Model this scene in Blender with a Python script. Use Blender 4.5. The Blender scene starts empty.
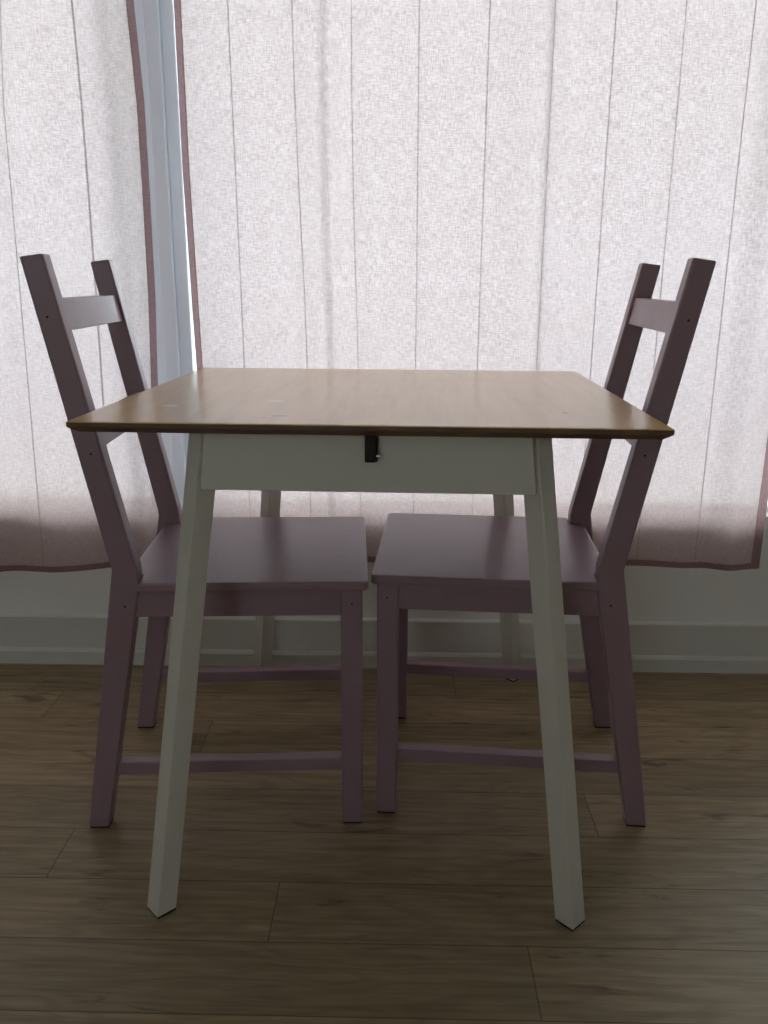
import bpy, bmesh, math, random
from mathutils import Vector, Matrix
random.seed(4)
scene = bpy.context.scene
COL = scene.collection
PI = math.pi

# ------------------------------------------------------------------ materials
class NT:
    def __init__(s, name):
        s.m = bpy.data.materials.new(name); s.m.use_nodes = True
        s.t = s.m.node_tree; s.t.nodes.clear()
        s.out = s.t.nodes.new('ShaderNodeOutputMaterial')
    def n(s, typ, ins=None, **props):
        nd = s.t.nodes.new('ShaderNode' + typ)
        for k, v in props.items(): setattr(nd, k, v)
        for k, v in (ins or {}).items(): s.set(nd.inputs[k], v)
        return nd
    def set(s, sock, v):
        if isinstance(v, bpy.types.NodeSocket): s.t.links.new(v, sock)
        elif isinstance(v, bpy.types.Node): s.t.links.new(v.outputs[0], sock)
        else: sock.default_value = v
    def math(s, op, a, b=0.0, c=0.0, clamp=False):
        nd = s.t.nodes.new('ShaderNodeMath'); nd.operation = op; nd.use_clamp = clamp
        s.set(nd.inputs[0], a); s.set(nd.inputs[1], b); s.set(nd.inputs[2], c)
        return nd.outputs[0]
    def xyz(s, x, y, z):
        return s.n('CombineXYZ', {0: x, 1: y, 2: z}).outputs[0]
    def sep(s, v):
        return s.n('SeparateXYZ', {0: v}).outputs
    def obj(s):
        return s.n('TexCoord').outputs['Object']
    def noise(s, vec, scale, detail=3.0, rough=.5, dist=0.0):
        return s.n('TexNoise', {'Vector': vec, 'Scale': scale, 'Detail': detail, 'Roughness': rough, 'Distortion': dist}).outputs['Fac']
    def ramp(s, fac, stops):
        nd = s.n('ValToRGB', {'Fac': fac}); e = nd.color_ramp.elements
        while len(e) < len(stops): e.new(.5)
        for el, (p, c) in zip(e, stops):
            el.position = p; el.color = (*c, 1) if len(c) == 3 else c
        return nd.outputs['Color']
    def step(s, v, a, b):
        return s.n('MapRange', {'Value': v, 'From Min': a, 'From Max': b, 'To Min': 0., 'To Max': 1.}, interpolation_type='SMOOTHSTEP').outputs[0]
    def mix(s, f, a, b, blend='MIX'):
        nd = s.n('Mix', data_type='RGBA', blend_type=blend)
        s.set(nd.inputs[0], f)
        for i, v in ((6, a), (7, b)):
            s.set(nd.inputs[i], (*v, 1) if isinstance(v, tuple) and len(v) == 3 else v)
        return nd.outputs[2]
    def bump(s, h, strength, dist=.001):
        return s.n('Bump', {'Height': h, 'Strength': strength, 'Distance': dist}).outputs[0]
    def bsdf(s, color, rough, normal=None, **kw):
        b = s.n('BsdfPrincipled', {'Base Color': (*color, 1) if isinstance(color, tuple) else color, 'Roughness': rough})
        if normal is not None: s.set(b.inputs['Normal'], normal)
        for k, v in kw.items(): s.set(b.inputs[k.replace('_', ' ')], v)
        s.t.links.new(b.outputs[0], s.out.inputs[0]); return b

def paint(name, color, rough=.45, var=.06, bump=.15, coat=0.0, nscale=9.0):
    t = NT(name); o = t.obj()
    n1 = t.noise(o, nscale, 4, .6); n2 = t.noise(o, 160, 2)
    c = t.mix(n1, tuple(v*(1-var) for v in color), tuple(min(1, v*(1+var)) for v in color))
    r = t.math('MULTIPLY_ADD', n1, .12, rough-.06)
    t.bsdf(c, r, t.bump(n2, bump, .0006), Coat_Weight=coat, Coat_Roughness=.25)
    return t.m

def mat_mauve():
    t = NT('mauve_paint'); o = t.obj(); x, y, z = t.sep(o)
    streak = t.noise(t.xyz(t.math('MULTIPLY', x, .12), y, t.math('MULTIPLY', z, .4)), 60, 4, .6)
    blot = t.noise(o, 7, 4, .6)
    c = t.mix(blot, (.30, .185, .232), (.365, .238, .288))
    c = t.mix(t.math('MULTIPLY', streak, .35), c, (.31, .21, .24))
    chips = t.step(t.noise(o, 45, 3, .7), .74, .79)
    c = t.mix(t.math('MULTIPLY', chips, .5), c, (.13, .08, .09))
    r = t.math('MULTIPLY_ADD', streak, .14, .27)
    t.bsdf(c, r, t.bump(streak, .12, .0008))
    return t.m

def mat_tabletop():
    t = NT('oak_veneer'); o = t.obj(); x, y, z = t.sep(o)
    g = t.noise(t.xyz(t.math('MULTIPLY', x, 8.), t.math('MULTIPLY', y, .8), z), 6, 6, .62, .4)
    f = t.noise(t.xyz(t.math('MULTIPLY', x, 30.), t.math('MULTIPLY', y, 1.5), z), 9, 4, .6)
    b = t.noise(o, 4.5, 3, .5)
    c = t.ramp(g, [(.25, (.68, .41, .13)), (.5, (.79, .50, .17)), (.75, (.85, .56, .205))])
    c = t.mix(t.math('MULTIPLY', f, .22), c, (.58, .33, .10))
    c = t.mix(t.math('MULTIPLY', t.step(b, .45, .75), .3), c, (.66, .40, .13))
    # small scratches worn into the veneer
    def mark(cx, cy, rx, ry):
        dx = t.math('DIVIDE', t.math('SUBTRACT', x, cx), rx); dy = t.math('DIVIDE', t.math('SUBTRACT', y, cy), ry)
        q = t.math('ADD', t.math('MULTIPLY', dx, dx), t.math('MULTIPLY', dy, dy))
        q = t.math('ADD', q, t.math('MULTIPLY', t.noise(o, 220, 2), .8))
        return t.math('SUBTRACT', 1., t.step(q, 1.0, 1.5))
    light = t.math('MAXIMUM', mark(-.151, -.143, .013, .0045), mark(-.30, -.205, .014, .005))
    dark = t.math('MAXIMUM', mark(-.1225, -.289, .012, .0045), mark(.2755, -.229, .004, .005))
    c = t.mix(t.math('MULTIPLY', light, .9), c, (.95, .86, .74))
    c = t.mix(t.math('MULTIPLY', dark, .85), c, (.10, .055, .03))
    r = t.math('MULTIPLY_ADD', b, .04, .27)
    t.bsdf(c, r, Specular_IOR_Level=.55, Coat_Weight=.45, Coat_Roughness=.24)
    return t.m

def mat_edge():
    t = NT('table_edge_lipping'); o = t.obj(); x, y, z = t.sep(o)
    g = t.noise(t.xyz(x, y, t.math('MULTIPLY', z, 12.)), 14, 4, .6)
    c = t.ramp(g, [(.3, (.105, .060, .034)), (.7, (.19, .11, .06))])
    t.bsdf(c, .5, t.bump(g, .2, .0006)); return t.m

def mat_floor():
    t = NT('oak_laminate_floor'); o = t.obj(); x, y, z = t.sep(o)
    Wd, L, a = .1232, 1.266, -.3695
    yr = t.math('DIVIDE', t.math('ADD', y, .2768+Wd), Wd)
    row = t.math('FLOOR', yr)
    xs = t.math('DIVIDE', t.math('SUBTRACT', t.math('ADD', x, .497), t.math('MULTIPLY', row, a)), L)
    pl = t.math('FLOOR', xs)
    wn = t.n('TexWhiteNoise', {'Vector': t.xyz(row, pl, 3.3)}, noise_dimensions='3D')
    rnd = wn.outputs['Value']; rc = t.sep(wn.outputs['Color'])
    fy = t.math('FRACT', yr); fx = t.math('FRACT', xs)
    dy = t.math('MULTIPLY', t.math('MINIMUM', fy, t.math('SUBTRACT', 1., fy)), Wd)
    dx = t.math('MULTIPLY', t.math('MINIMUM', fx, t.math('SUBTRACT', 1., fx)), L)
    d = t.math('MINIMUM', dy, dx)
    seam = t.math('SUBTRACT', 1., t.step(d, .0004, .0014))
    ox = t.math('MULTIPLY_ADD', rnd, 37., x); oy = t.math('MULTIPLY_ADD', rc[0], 11., y)
    # cathedral figure: contour bands of a stretched noise field
    base = t.noise(t.xyz(t.math('MULTIPLY', ox, 1.1), t.math('MULTIPLY', oy, 7.5), rc[1]), 1.6, 3, .5, .3)
    band = t.math('SINE', t.math('MULTIPLY', base, 75.))
    band = t.math('MULTIPLY_ADD', band, .5, .5)
    g1 = t.noise(t.xyz(t.math('MULTIPLY', ox, 2.2), t.math('MULTIPLY', oy, 38.), 0.), 2.2, 6, .65, .3)
    g2 = t.noise(t.xyz(t.math('MULTIPLY', ox, 6.), t.math('MULTIPLY', oy, 150.), 0.), 2.0, 3, .6)
    c = t.ramp(g1, [(.30, (.23, .160, .082)), (.5, (.37, .275, .152)), (.70, (.47, .362, .215))])
    c = t.mix(t.math('MULTIPLY', t.math('POWER', band, 2.), .34), c, (.20, .135, .07))
    c = t.mix(t.math('MULTIPLY', g2, .25), c, (.24, .16, .085))
    tone = t.math('MULTIPLY_ADD', rnd, .26, .92)
    c = t.mix(1., c, t.xyz(tone, tone, tone), 'MULTIPLY')
    # knots and dark mineral streaks
    kn = t.noise(t.xyz(t.math('MULTIPLY', ox, 3.4), t.math('MULTIPLY', oy, 15.), 7.), 1.5, 4, .6, .8)
    kn = t.step(kn, .60, .72)
    c = t.mix(t.math('MULTIPLY', kn, .62), c, (.055, .033, .02))
    c = t.mix(t.math('MULTIPLY', seam, .72), c, (.06, .04, .025))
    r = t.math('MULTIPLY_ADD', g1, .15, .44)
    h = t.math('SUBTRACT', t.math('MULTIPLY', g1, .3), seam)
    t.bsdf(c, r, t.bump(h, .25, .0008)); return t.m

def mat_cloth(name, through, back, trans=.10, lines=True, ratio=.72):
    t = NT(name); o = t.obj(); x, y, z = t.sep(o)
    uv = t.n('TexCoord').outputs['UV']; u, v, _ = t.sep(uv)
    # slubby linen: threads drawn out along both directions
    wa = t.noise(t.xyz(t.math('MULTIPLY', x, 420.), 0., t.math('MULTIPLY', z, 60.)), 1., 3, .65)
    we = t.noise(t.xyz(t.math('MULTIPLY', x, 60.), 5., t.math('MULTIPLY', z, 420.)), 1., 3, .65)
    big = t.noise(t.xyz(x, 9., z), 26., 4, .6)
    mid = t.noise(t.xyz(x, 4., z), 150., 3, .6)
    wv = t.math('MULTIPLY', t.math('ADD', wa, we), .5)
    f = t.math('ADD', t.math('MULTIPLY', wv, .80), t.math('ADD', t.math('MULTIPLY', big, .07), t.math('MULTIPLY', mid, .13)))
    k = t.step(f, .40, .60)                      # 0 = dense slub, 1 = open weave
    dense = tuple(c*ratio for c in through)
    ct = t.mix(k, dense, through)
    tr = t.math('MULTIPLY', t.math('MULTIPLY_ADD', k, 1.3, .35), trans)
    if lines:
        fr = t.math('FRACT', u)
        dl = t.math('MINIMUM', fr, t.math('SUBTRACT', 1., fr))
        ln = t.math('SUBTRACT', 1., t.step(dl, .005, .013))
        ct = t.mix(t.math('MULTIPLY', ln, .72), ct, tuple(c*.28 for c in through))
        tr = t.math('MULTIPLY', tr, t.math('SUBTRACT', 1., ln))
    cb = t.mix(k, tuple(c*.8 for c in back), back)
    nrm = t.bump(wv, .25, .0005)
    tl = t.n('BsdfTranslucent', {'Color': ct, 'Normal': nrm})
    df = t.n('BsdfDiffuse', {'Color': cb, 'Normal': nrm})
    m1 = t.n('MixShader', {0: .5, 1: tl, 2: df})
    tp = t.n('BsdfTransparent', {'Color': (1, .98, .985, 1)})
    m2 = t.n('MixShader', {0: tr, 1: m1, 2: tp})
    t.t.links.new(m2.outputs[0], t.out.inputs[0]); return t.m

def mat_glass():
    t = NT('window_glass')
    fr = t.n('Fresnel', {'IOR': 1.45})
    tp = t.n('BsdfTransparent', {'Color': (.93, .97, .98, 1)}); gl = t.n('BsdfGlossy', {'Roughness': .02})
    m = t.n('MixShader', {0: fr.outputs[0], 1: tp, 2: gl}); t.t.links.new(m.outputs[0], t.out.inputs[0]); return t.m

def metal(name, color, rough):
    t = NT(name); n = t.noise(t.obj(), 90, 2)
    t.bsdf(color, t.math('MULTIPLY_ADD', n, .1, rough), Metallic=1.0); return t.m

M = dict(
    mauve=mat_mauve(), top=mat_tabletop(), edge=mat_edge(), floor=mat_floor(),
    cream=paint('warm_white_lacquer', (.71, .68, .61), .42, .04, .1),
    wall=paint('white_wall_paint', (.89, .885, .85), .75, .02, .3),
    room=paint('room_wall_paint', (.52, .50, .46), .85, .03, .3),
    ceil=paint('ceiling_paint', (.66, .65, .62), .9, .02, .2),
    trim=paint('white_trim_gloss', (.74, .73, .68), .38, .02, .08),
    vinyl=paint('white_vinyl', (.80, .88, .93), .4, .02, .05),
    felt=paint('dark_felt', (.02, .016, .018), .95, .1, .5),
    hole=paint('screw_shadow_black', (.025, .018, .022), .6, .1, .1),
    black=metal('blackened_steel', (.045, .038, .035), .38),
    chrome=metal('polished_steel', (.75, .75, .74), .14),
    cloth=mat_cloth('pink_linen', (.625, .487, .468), (.80, .66, .66), .035),
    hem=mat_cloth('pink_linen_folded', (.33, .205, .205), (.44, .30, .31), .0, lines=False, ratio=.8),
    glass=mat_glass(),
)

# ------------------------------------------------------------------ helpers
def link(name, bm, mat, parent=None, smooth=False, loc=None):
    me = bpy.data.meshes.new(name); bmesh.ops.recalc_face_normals(bm, faces=bm.faces[:]); bm.to_mesh(me); bm.free()
    if isinstance(mat, (list, tuple)):
        for m in mat: me.materials.append(M[m])
    else: me.materials.append(M[mat])
    if smooth:
        for p in me.polygons: p.use_smooth = True
    o = bpy.data.objects.new(name, me); COL.objects.link(o); o.parent = parent
    if loc: o.location = loc
    return o
def bev(bm, r, seg=2, edges=None):
    if r > 0: bmesh.ops.bevel(bm, geom=edges or bm.edges[:], offset=r, segments=seg, profile=.5, affect='EDGES', clamp_overlap=True)
def hexa(p, r=.0015, seg=2, into=None):
    """p: 8 corners, bottom ring then top ring."""
    bm = bmesh.new(); v = [bm.verts.new(q) for q in p]
    for f in ((3,2,1,0),(4,5,6,7),(0,1,5,4),(1,2,6,5),(2,3,7,6),(3,0,4,7)): bm.faces.new([v[i] for i in f])
    bev(bm, r, seg)
    if into is not None:
        me = bpy.data.meshes.new('t'); bm.to_mesh(me); bm.free(); into.from_mesh(me); bpy.data.meshes.remove(me); return into
    return bm
def box(x0, x1, y0, y1, z0, z1, r=.0015, into=None, seg=2):
    return hexa([(x0,y0,z0),(x1,y0,z0),(x1,y1,z0),(x0,y1,z0),(x0,y0,z1),(x1,y0,z1),(x1,y1,z1),(x0,y1,z1)], r, seg, into)
def prism(poly, f, t0, t1, r=.0015, seg=2):
    """poly of 2D points; f(a,b,t)->3D; extruded t0..t1"""
    bm = bmesh.new()
    A = [bm.verts.new(f(a, b, t0)) for a, b in poly]; B = [bm.verts.new(f(a, b, t1)) for a, b in poly]
    n = len(poly); bm.faces.new(A[::-1]); bm.faces.new(B)
    for i in range(n): bm.faces.new((A[i], A[(i+1) % n], B[(i+1) % n], B[i]))
    bmesh.ops.recalc_face_normals(bm, faces=bm.faces[:]); bev(bm, r, seg); return bm
def cyl(c, axis, rad, length, seg=20, r=0.0):
    bm = bmesh.new()
    bmesh.ops.create_cone(bm, cap_ends=True, segments=seg, radius1=rad, radius2=rad, depth=length)
    q = Vector((0,0,1)).rotation_difference(Vector(axis)).to_matrix().to_4x4()
    bmesh.ops.transform(bm, matrix=Matrix.Translation(c) @ q, verts=bm.verts[:]); return bm
def empty(name, loc, rz=0):
    o = bpy.data.objects.new(name, None); COL.objects.link(o); o.location = loc; o.rotation_euler = (0, 0, rz); o.empty_display_size = .1; return o
def tag(o, label, cat, group=None):
    o['label'] = label; o['category'] = cat
    if group: o['group'] = group
    return o
def struct(o, label=None):
    o['kind'] = 'structure'
    if label: o['label'] = label
    return o

# ------------------------------------------------------------------ room shell
WY = .380            # inner face of the window wall
XL, XR, YB, CZ = -2.1, 2.1, -3.6, 2.5
SZ, WT = .3872, 2.15  # window sill and head
LW0, LW1 = -1.5, -.4834
RW0, RW1 = -.4532, 1.55
DEP = .048
struct(link('floor', box(XL-.15, XR+.15, YB-.15, WY+.25, -.1, 0, 0), 'floor'), 'brown oak laminate plank floor')
struct(link('ceiling', box(XL-.15, XR+.15, YB-.15, WY+.25, CZ, CZ+.1, 0), 'ceil'), 'plain ceiling')
struct(link('wall_left', box(XL-.15, XL, YB-.15, WY+.25, 0, CZ, 0), 'room'), 'plain side wall')
struct(link('wall_right', box(XR, XR+.15, YB-.15, WY+.25, 0, CZ, 0), 'room'), 'plain side wall')
BW0, BW1, BZ0, BZ1 = -1.30, -.56, 1.1, 1.80      # opening added behind the viewer so daylight fills the camera-facing sides
b = bmesh.new()
box(XL, BW0, YB-.15, YB, 0, CZ, 0, b); box(BW1, XR, YB-.15, YB, 0, CZ, 0, b)
box(BW0, BW1, YB-.15, YB, 0, BZ0, 0, b); box(BW0, BW1, YB-.15, YB, BZ1, CZ, 0, b)
struct(link('wall_front', b, 'room'), 'plain wall behind the viewer')
w = struct(empty('window_3', ((BW0+BW1)/2, YB-.10, BZ0)), 'added fill-light window behind the viewer')
b = bmesh.new(); X = (BW1-BW0)/2; H = BZ1-BZ0
box(-X, -X+.04, -.03, .02, 0, H, .003, b); box(X-.04, X, -.03, .02, 0, H, .003, b)
box(-X+.04, X-.04, -.03, .02, 0, .04, .003, b); box(-X+.04, X-.04, -.03, .02, H-.04, H, .003, b)
link('window_frame', b, 'vinyl', w); link('window_pane', box(-X+.04, X-.04, -.008, -.003, .04, H-.04, 0), 'glass', w)
b = bmesh.new()
box(XL, XR, WY, WY+.25, 0, SZ, .0, b)
box(XL, XR, WY, WY+.25, WT, CZ, .0, b)
box(XL, LW0, WY, WY+.25, SZ, WT, .0, b)
box(RW1, XR, WY, WY+.25, SZ, WT, .0, b)
struct(link('wall_back', b, 'wall'), 'white wall below the windows')
struct(link('trim_1', box(LW1, RW0, WY+.035, WY+.25, SZ, WT, .0022), 'vinyl'), 'narrow pale post between the two windows')
for i, (a, c) in enumerate(((LW0, LW1), (RW0, RW1))):
    w = struct(empty('window_%d' % (i+1), ((a+c)/2, WY+DEP, SZ)), ('left window behind the pink curtain', 'wide right window behind the pink curtain')[i])
    b = bmesh.new(); X = (c-a)/2; H = WT-SZ; fw = .029
    box(-X, -X+fw, -.0, .05, 0, H, .003, b); box(X-fw, X, -.0, .05, 0, H, .003, b)
    box(-X+fw, X-fw, 0, .05, 0, .011, .002, b); box(-X+fw, X-fw, 0, .05, H-fw, H, .003, b)
    link('window_frame', b, 'vinyl', w)
    link('window_pane', box(-X+fw, X-fw, .022, .027, .011, H-fw, 0), 'glass', w)
# baseboard: flat board with an eased top, and a lower shoe strip
b = prism([(.352+.014, 0), (WY, 0), (WY, .1205), (.370, .1205), (.366, .1175)], lambda y, z, t: (t, y, z), XL, XR, 0)
me = bpy.data.meshes.new('t'); b.to_mesh(me); b.free(); b = bmesh.new(); b.from_mesh(me)
c = prism([(.352, 0), (.368, 0), (.368, .0385), (.358, .0385), (.3525, .033)], lambda y, z, t: (t, y, z), XL, XR, 0)
c.to_mesh(me); c.free(); b.from_mesh(me)
struct(link('baseboard_back', b, 'trim'), 'stepped white baseboard under the windows')

# ------------------------------------------------------------------ curtains
CY = .335
def fx_(x): return .0508 + (x-.0508)*(CY+1.5004)/1.8024        # sampled on the plane y=.302
def fz_(z): return .9085 + (z-.9085)*(CY+1.5004)/1.8024
def interp(pts, v):
    if v <= pts[0][0]: return pts[0][1]
    for (a, p), (c, q) in zip(pts, pts[1:]):
        if v <= c: return p + (q-p)*(v-a)/(c-a)
    return pts[-1][1]
def saw(x, a, b, w, d):
    # a pleat: the cloth comes forward from a to b, then turns back over the width w
    if x < a or x > b+w: return 0.0
    t = (x-a)/(b-a) if x < b else 1-(x-b)/w
    return -d*t*t*(3-2*t)
def gauss(x, c, s): return math.exp(-((x-c)/s)**2)
def curtain(name, s0, s1, xmap, zbot, yoff, lines, label, side_hems, seed):
    """xmap(s,z) world x, yoff(s,z) fold depth; panel, bottom hem and side hems"""
    rt = empty(name, (fx_((s0+s1)/2), CY, fz_(zbot((s0+s1)/2))))
    tag(rt, label, 'curtain', 'pink linen curtains at the window')
    org = rt.location
    def uval(s):
        L = lines
        if s <= L[0]: return (s-L[0])/.133 + 0.
        for i in range(len(L)-1):
            if s <= L[i+1]: return i + (s-L[i])/(L[i+1]-L[i])
        return len(L)-1 + (s-L[-1])/.133
    def grid(n, sa, sb, za, zb, nz, mat, part, dy=0.0, tz=1):
        bm = bmesh.new(); uvl = bm.loops.layers.uv.new('UVMap'); vs = []; uvs = {}
        for j in range(nz+1):
            row = []
            for i in range(n+1):
                s = sa + (sb-sa)*i/n
                lo, hi = za(s), zb(s); z = lo + (hi-lo)*(j/nz)**tz
                v = bm.verts.new((fx_(xmap(s, z))-org.x, CY+yoff(s, z)+dy-org.y, fz_(z)-org.z)); uvs[v] = (uval(s), z); row.append(v)
            vs.append(row)
        for j in range(nz):
            for i in range(n):
                f = bm.faces.new((vs[j][i], vs[j][i+1], vs[j+1][i+1], vs[j+1][i]))
                for l in f.loops: l[uvl].uv = uvs[l.vert]
        return link(part, bm, mat, rt, True)
    HB, HS, TOP = .013, .0125, 2.22
    a = s0 + (HS if side_hems[0] else 0); HR = HS if s1 < 0 else .019
    c = s1 - (HR if side_hems[1] else 0)
    n = int((s1-s0)/.006)
    grid(n, a, c, lambda s: zbot(s)+HB, lambda s: TOP, 90, 'cloth', 'cloth_panel', 0, 1.2)
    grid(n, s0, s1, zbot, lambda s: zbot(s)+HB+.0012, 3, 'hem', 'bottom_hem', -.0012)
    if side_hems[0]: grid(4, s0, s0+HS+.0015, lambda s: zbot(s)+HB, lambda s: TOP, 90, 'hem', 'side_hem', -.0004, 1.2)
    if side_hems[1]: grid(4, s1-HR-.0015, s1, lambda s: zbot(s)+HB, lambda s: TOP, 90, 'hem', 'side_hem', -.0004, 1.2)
    return rt

# left curtain (rest coordinate = x at the sill height)
def lx(s, z):
    edge = interp([(.27, -.474), (.6, -.4732), (.87, -.4625), (1.07, -.4600), (1.25, -.4595), (1.43, -.4681), (1.8, -.476), (2.3, -.48)], z)
    flare = (z-1.25)*-.030*max(0, min(1, (-.47-s)/.27)) if z < 1.25 else 0
    # flare outward (to -x) toward the hem
    return s + (edge+.4732)*gauss(s, -.4732, .10) - flare*(-1)*(-1) if False else s + (edge+.4732)*gauss(s, -.4732, .10) + max(0, z-1.25)*.085*max(0, min(1.2, (-.60-s)/.14)) - max(0, 1.25-z)*.022*max(0, min(1.5, (-.55-s)/.17))
def lz(s): return interp([(-1.25, .247), (-.87, .2532), (-.72, .258), (-.61, .2686), (-.47, .283)], s)
def ly(s, z):
    k = .5+.5*min(1, max(0, (z-.25)/1.0))
    return k*(.010*math.sin((s+.62)*2*PI/.30) + .014*gauss(s, -.80, .045) - .024*gauss(s, -.515, .026) + .006*math.sin(s*31+z*1.4))
curtain('linen_curtain', -1.06, -.4732, lx, lz, ly, [-1.14, -1.005, -.87, -.7397, -.594, -.33],
        'pale pink linen curtain behind the left chair, left of the window gap', (True, True), 1)

def rx(s, z):
    e = interp([(.27, .010), (.73, .0067), (1.12, 0), (1.43, .0006), (2.3, .0)], z)
    x = s + e*gauss(s, -.393, .06)
    x += interp([(.3, .014), (.87, .010), (1.25, 0), (1.43, -.004), (2.3, -.014)], z)*gauss(s, -.10, .16)
    x += .004*math.sin(z*5+s*9)*gauss(s, -.09, .1)
    return x
def rz(s): return interp([(-.40, .282), (.0, .2905), (.28, .286), (.45, .291), (.60, .2885), (.70, .2835), (.80, .2845), (.88, .2865)], s)
def ry(s, z):
    k = .45+.55*min(1, max(0, (z-.25)/1.1))
    y = .006*math.sin((s-.1)*2*PI/.266+.4*z)
    y += saw(s, -.200, -.112+.014*(z-1), .016, .036) + .014*gauss(s, -.055, .03)          # standing fold left of centre
    y += saw(s, .225, .332-.01*(z-1), .020, .032) + .012*gauss(s, .39, .03)             # fold above the table's right half
    y += .012*gauss(s, .60, .06) - .026*gauss(s, .80, .034) + .012*gauss(s, .75, .03)
    y += -.006*gauss(s, -.30, .05)
    return k*y
curtain('linen_curtain', -.3931, .872, rx, rz, ry, [-.415, -.2838, -.1565, -.0470, .0835, .2185, .3430, .4610, .5965, .7280, .90],
        'wide pale pink linen curtain panel hanging behind the table and right chair', (True, True), 2)

# ------------------------------------------------------------------ table
TH, TT = .7301, .0152
tb = empty('dining_table', (.0181, -.082, 0), -.0262)
tag(tb, 'small square table with oak brown top and splayed white legs, between the two mauve chairs', 'table')
W2, D2 = .3934, .3574
ch = .0105       # the edge is cut back underneath
def ring(w, d, z): return [(-w,-d,z),(w,-d,z),(w,d,z),(-w,d,z)]
# top panel with square lipping cut back underneath
bm = bmesh.new()
rs = [ring(W2-.0015, D2-.0015, TH), ring(W2, D2, TH-.0012), ring(W2, D2, TH-.0075), ring(W2-ch, D2-ch, TH-TT)]
vs = [[bm.verts.new(q) for q in r] for r in rs]
bm.faces.new(vs[0]); fb = bm.faces.new(vs[3][::-1])
for k in range(3):
    for i in range(4):
        f = bm.faces.new((vs[k][i], vs[k][(i+1) % 4], vs[k+1][(i+1) % 4], vs[k+1][i]))
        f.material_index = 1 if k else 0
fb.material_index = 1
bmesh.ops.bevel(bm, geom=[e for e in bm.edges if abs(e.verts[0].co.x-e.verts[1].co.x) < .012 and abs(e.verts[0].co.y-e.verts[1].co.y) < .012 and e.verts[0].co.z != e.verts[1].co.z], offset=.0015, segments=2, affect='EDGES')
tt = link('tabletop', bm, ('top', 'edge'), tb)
tt['label'] = 'brown oak veneer tabletop with small scratches'
zl = TH-TT
FX, FY, TX_, TY_ = .304, .387, .2265, .2935     # leg centre at floor and under the top
FC = .005
for sx in (-1, 1):
    for sy in (-1, 1):
        h = .0227
        f = Vector((sx*(FX if sy < 0 else FX-.004), FC+sy*(FY+(.007 if sx < 0 else 0) if sy < 0 else FY+.009), .003)); t_ = Vector((sx*TX_, FC+sy*TY_, zl-.0005))
        off = [Vector((-h,0,0)), Vector((0,-h,0)), Vector((h,0,0)), Vector((0,h,0))]
        lg = link('leg', hexa([f+o for o in off]+[t_+o for o in off], .002, 3), 'cream', tb)
        p = [q*.93 for q in off]; z0 = Vector((f.x, f.y, 0))
        link('foot_pad', hexa([z0+q for q in p]+[z0+q+Vector((0,0,.0035)) for q in p], 0), 'felt', lg)
AH, AT = .0812, .019
az0 = zl-AH
def legx(z): return FX + (TX_-FX)*z/zl
def legy(z): return FY + (TY_-FY)*z/zl
for sy in (-1, 1):
    yo = FC+sy*(.3335 if sy < 0 else .3285); yi = yo - sy*AT; y0, y1 = min(yo, yi), max(yo, yi)
    link('apron', hexa([(-.2275,y0,az0),(.2275,y0,az0),(.2275,y1,az0),(-.2275,y1,az0),(-.2185,y0,zl-.0004),(.2185,y0,zl-.0004),(.2185,y1,zl-.0004),(-.2185,y1,zl-.0004)], .0015), 'cream', tb)
for sx in (-1, 1):
    xo = sx*.2385; xi = xo - sx*AT; x0, x1 = min(xo, xi), max(xo, xi)
    link('apron', box(x0, x1, FC-.290, FC+.290, az0, zl-.0004, .0015), 'cream', tb)
# steel catch under the front edge
ya = FC-.3335
b = bmesh.new()
box(-.0020, .0127, ya-.0165, ya-.0005, zl-.0365, zl-.0002, .0015, b)
box(.0127, .0147, ya-.012, ya-.0005, zl-.0365, zl-.004, .0006, b)
k = link('catch', b, 'black', tb); k['label'] = 'dark metal catch under the front edge'
link('catch_pin', cyl((.0157, ya-.0105, zl-.0285), (1,0,0), .0026, .006, 16), 'chrome', k)

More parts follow.
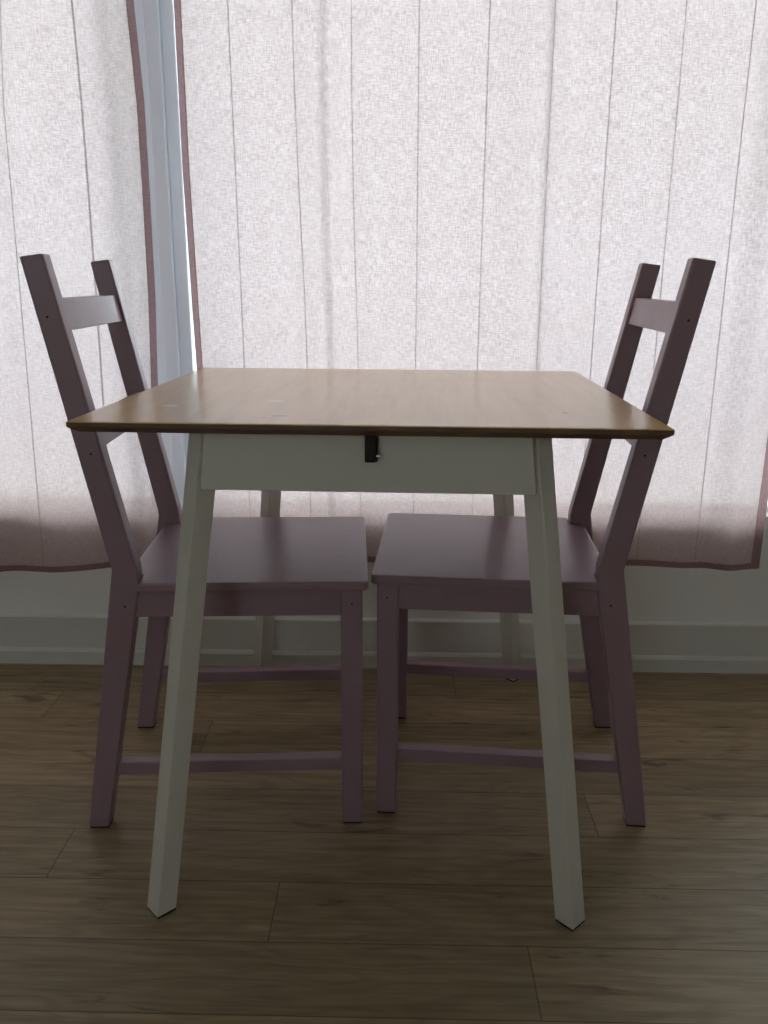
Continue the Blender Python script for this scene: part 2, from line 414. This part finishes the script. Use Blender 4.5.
# ------------------------------------------------------------------ chair
CW, TL = .3633/2, .0309
SW = .3846/2
def make_chair():
    c = empty('dining_chair', (0,0,0))
    zf = .4345
    P = lambda u, z, t: (u, t, z)
    rear = [(-.0020, .003), (.0327, .003), (.1145, .440), (.1135, .470), (.0155, .9445), (-.0180, .9400), (.0738, .469)]
    for s in (-1, 1):
        v0, v1 = (-CW, -CW+TL) if s < 0 else (CW-TL, CW)
        vo = s*CW
        L = link('rear_leg', prism(rear, P, v0, v1, .0028, 3), 'mauve', c)
        link('felt_pad', box(-.0005, .032, v0+.002, v1-.002, 0, .0035, 0), 'felt', L)
        for (u, z) in ((.0135, .8565), (.058, .655), (.090, .408)):
            link('screw', cyl((u, vo-s*.0012, z), (0,1,0), .0019, .0028, 12), 'hole', L)
        L = link('front_leg', box(.4327, .4678, v0, v1, .003, zf, .0025, None, 3), 'mauve', c)
        link('felt_pad', box(.4345, .466, v0+.002, v1-.002, 0, .0035, 0), 'felt', L)
        # ring-shaped screw cap
        bm = cyl((.4510, vo-s*.0009, .409), (0,1,0), .0042, .0022, 16); link('screw_cap', bm, 'mauve', L)
        link('screw', cyl((.4510, vo+s*.0001, .409), (0,1,0), .0016, .0012, 10), 'hole', L)
        w0, w1 = (v0+.004, v1-.006) if s < 0 else (v0+.006, v1-.004)
        link('side_rail', hexa([(.1040,w0,.388),(.4330,w0,.388),(.4330,w1,.388),(.1040,w1,.388),(.1125,w0,zf),(.4330,w0,zf),(.4330,w1,zf),(.1125,w1,zf)], .0012), 'mauve', c)
        link('stretcher', hexa([(.0510,w0,.101),(.4330,w0,.105),(.4330,w1,.105),(.0510,w1,.101),(.0555,w0,.1245),(.4330,w0,.128),(.4330,w1,.128),(.0555,w1,.1245)], .002), 'mauve', c)
    link('front_rail', box(.445, .463, -CW+TL-.001, CW-TL+.001, .388, zf, .0012), 'mauve', c)
    link('back_rail', box(.088, .106, -CW+TL-.001, CW-TL+.001, .388, zf, .0012), 'mauve', c)
    # seat with notches around the rear legs and rounded front corners
    un, sb, su = .1140, .087, .4776; g = CW-TL+.0003
    pts = [(sb, -g), (un, -g), (un, -SW)]
    R = .010
    for k in range(7):
        a = -PI/2 + k/6*PI/2; pts.append((su-R+R*math.cos(a), -SW+R+R*math.sin(a)))
    for k in range(7):
        a = k/6*PI/2; pts.append((su-R+R*math.cos(a), SW-R+R*math.sin(a)))
    pts += [(un, SW), (un, g), (sb, g)]
    bm = prism(pts, lambda x, y, z: (x, y, z), .4347, .4500, 0)
    ed = [e for e in bm.edges if abs(e.verts[0].co.z-e.verts[1].co.z) < 1e-5]
    bmesh.ops.bevel(bm, geom=ed, offset=.0035, segments=3, profile=.5, affect='EDGES')
    link('seat', bm, 'mauve', c)
    # two back slats set flush into the rear legs
    def uf(z): return .1135 + (z-.470)*(.0155-.1135)/(.9445-.470)
    for z0, z1 in ((.8355, .8825), (.660, .706)):
        a0, a1 = uf(z0)-.0050, uf(z1)-.0050
        v = CW-TL+.0005
        link('back_slat', hexa([(a0-.015,-v,z0),(a0,-v,z0),(a0,v,z0),(a0-.015,v,z0),(a1-.015,-v,z1),(a1,-v,z1),(a1,v,z1),(a1-.015,v,z1)], .0022, 3), 'mauve', c)
    return c
def copy_tree(o, parent=None):
    c = o.copy(); COL.objects.link(c)
    if parent is not None: c.parent = parent
    for k in list(o.children): copy_tree(k, c)
    return c
A = make_chair()
A.location = (-.4811, -.0962, 0); A.rotation_euler = (0, 0, .0562)
B = copy_tree(A)
B.location = (.4968, -.0684, 0); B.rotation_euler = (0, 0, PI-.0618)
tag(A, 'mauve painted wooden chair left of the table, facing right toward it', 'chair', 'mauve chairs at the table')
tag(B, 'mauve painted wooden chair right of the table, facing left toward it', 'chair', 'mauve chairs at the table')

# ------------------------------------------------------------------ sky
w = bpy.data.worlds.new('overcast_sky'); scene.world = w; w.use_nodes = True
t = w.node_tree; t.nodes.clear()
out = t.nodes.new('ShaderNodeOutputWorld'); bg = t.nodes.new('ShaderNodeBackground')
tc = t.nodes.new('ShaderNodeTexCoord'); sp = t.nodes.new('ShaderNodeSeparateXYZ'); rp = t.nodes.new('ShaderNodeValToRGB'); mr = t.nodes.new('ShaderNodeMapRange')
mr.inputs['From Min'].default_value = -1; mr.inputs['From Max'].default_value = 1
t.links.new(tc.outputs['Generated'], sp.inputs[0]); t.links.new(sp.outputs[2], mr.inputs[0]); t.links.new(mr.outputs[0], rp.inputs[0])
e = rp.color_ramp.elements
e[0].position = 0; e[0].color = (.40, .44, .48, 1)
e[1].position = 1; e[1].color = (.95, .98, 1, 1)
for p, c in ((.42, (.50, .56, .62)), (.50, (.86, .95, 1.0)), (.62, (.95, .99, 1.0))):
    n = e.new(p); n.color = (*c, 1)
t.links.new(rp.outputs[0], bg.inputs[0]); bg.inputs[1].default_value = 7.0
t.links.new(bg.outputs[0], out.inputs[0])

# ------------------------------------------------------------------ camera
f, pitch, yaw, roll = 832.18, .27, .0167, .0061
cam = bpy.data.cameras.new('camera'); co = bpy.data.objects.new('camera', cam); COL.objects.link(co)
cam.sensor_fit = 'VERTICAL'; cam.sensor_height = 36; cam.lens = f/1024*36; cam.clip_start = .05
F = Vector((-math.sin(yaw)*math.cos(pitch), math.cos(yaw)*math.cos(pitch), -math.sin(pitch)))
Rv = Vector((math.cos(yaw), math.sin(yaw), 0)); U = Rv.cross(F)
# clockwise roll of the picture content = counter-clockwise roll of the camera
R2 = Rv*math.cos(roll) + U*math.sin(roll); U2 = U*math.cos(roll) - Rv*math.sin(roll)
m = Matrix((R2, U2, -F)).transposed().to_4x4(); m.translation = (.0508, -1.5004, .9085)
co.matrix_world = m
scene.camera = co

vs_ = scene.view_settings
scene.display_settings.display_device = 'sRGB'
vs_.view_transform = 'Standard'; vs_.look = 'None'; vs_.gamma = 1; vs_.use_curve_mapping = False
vs_.exposure = 0.0
cy = scene.cycles
cy.max_bounces = 14; cy.diffuse_bounces = 8; cy.transparent_max_bounces = 12; cy.use_denoising = True
cy.sample_clamp_indirect = 6
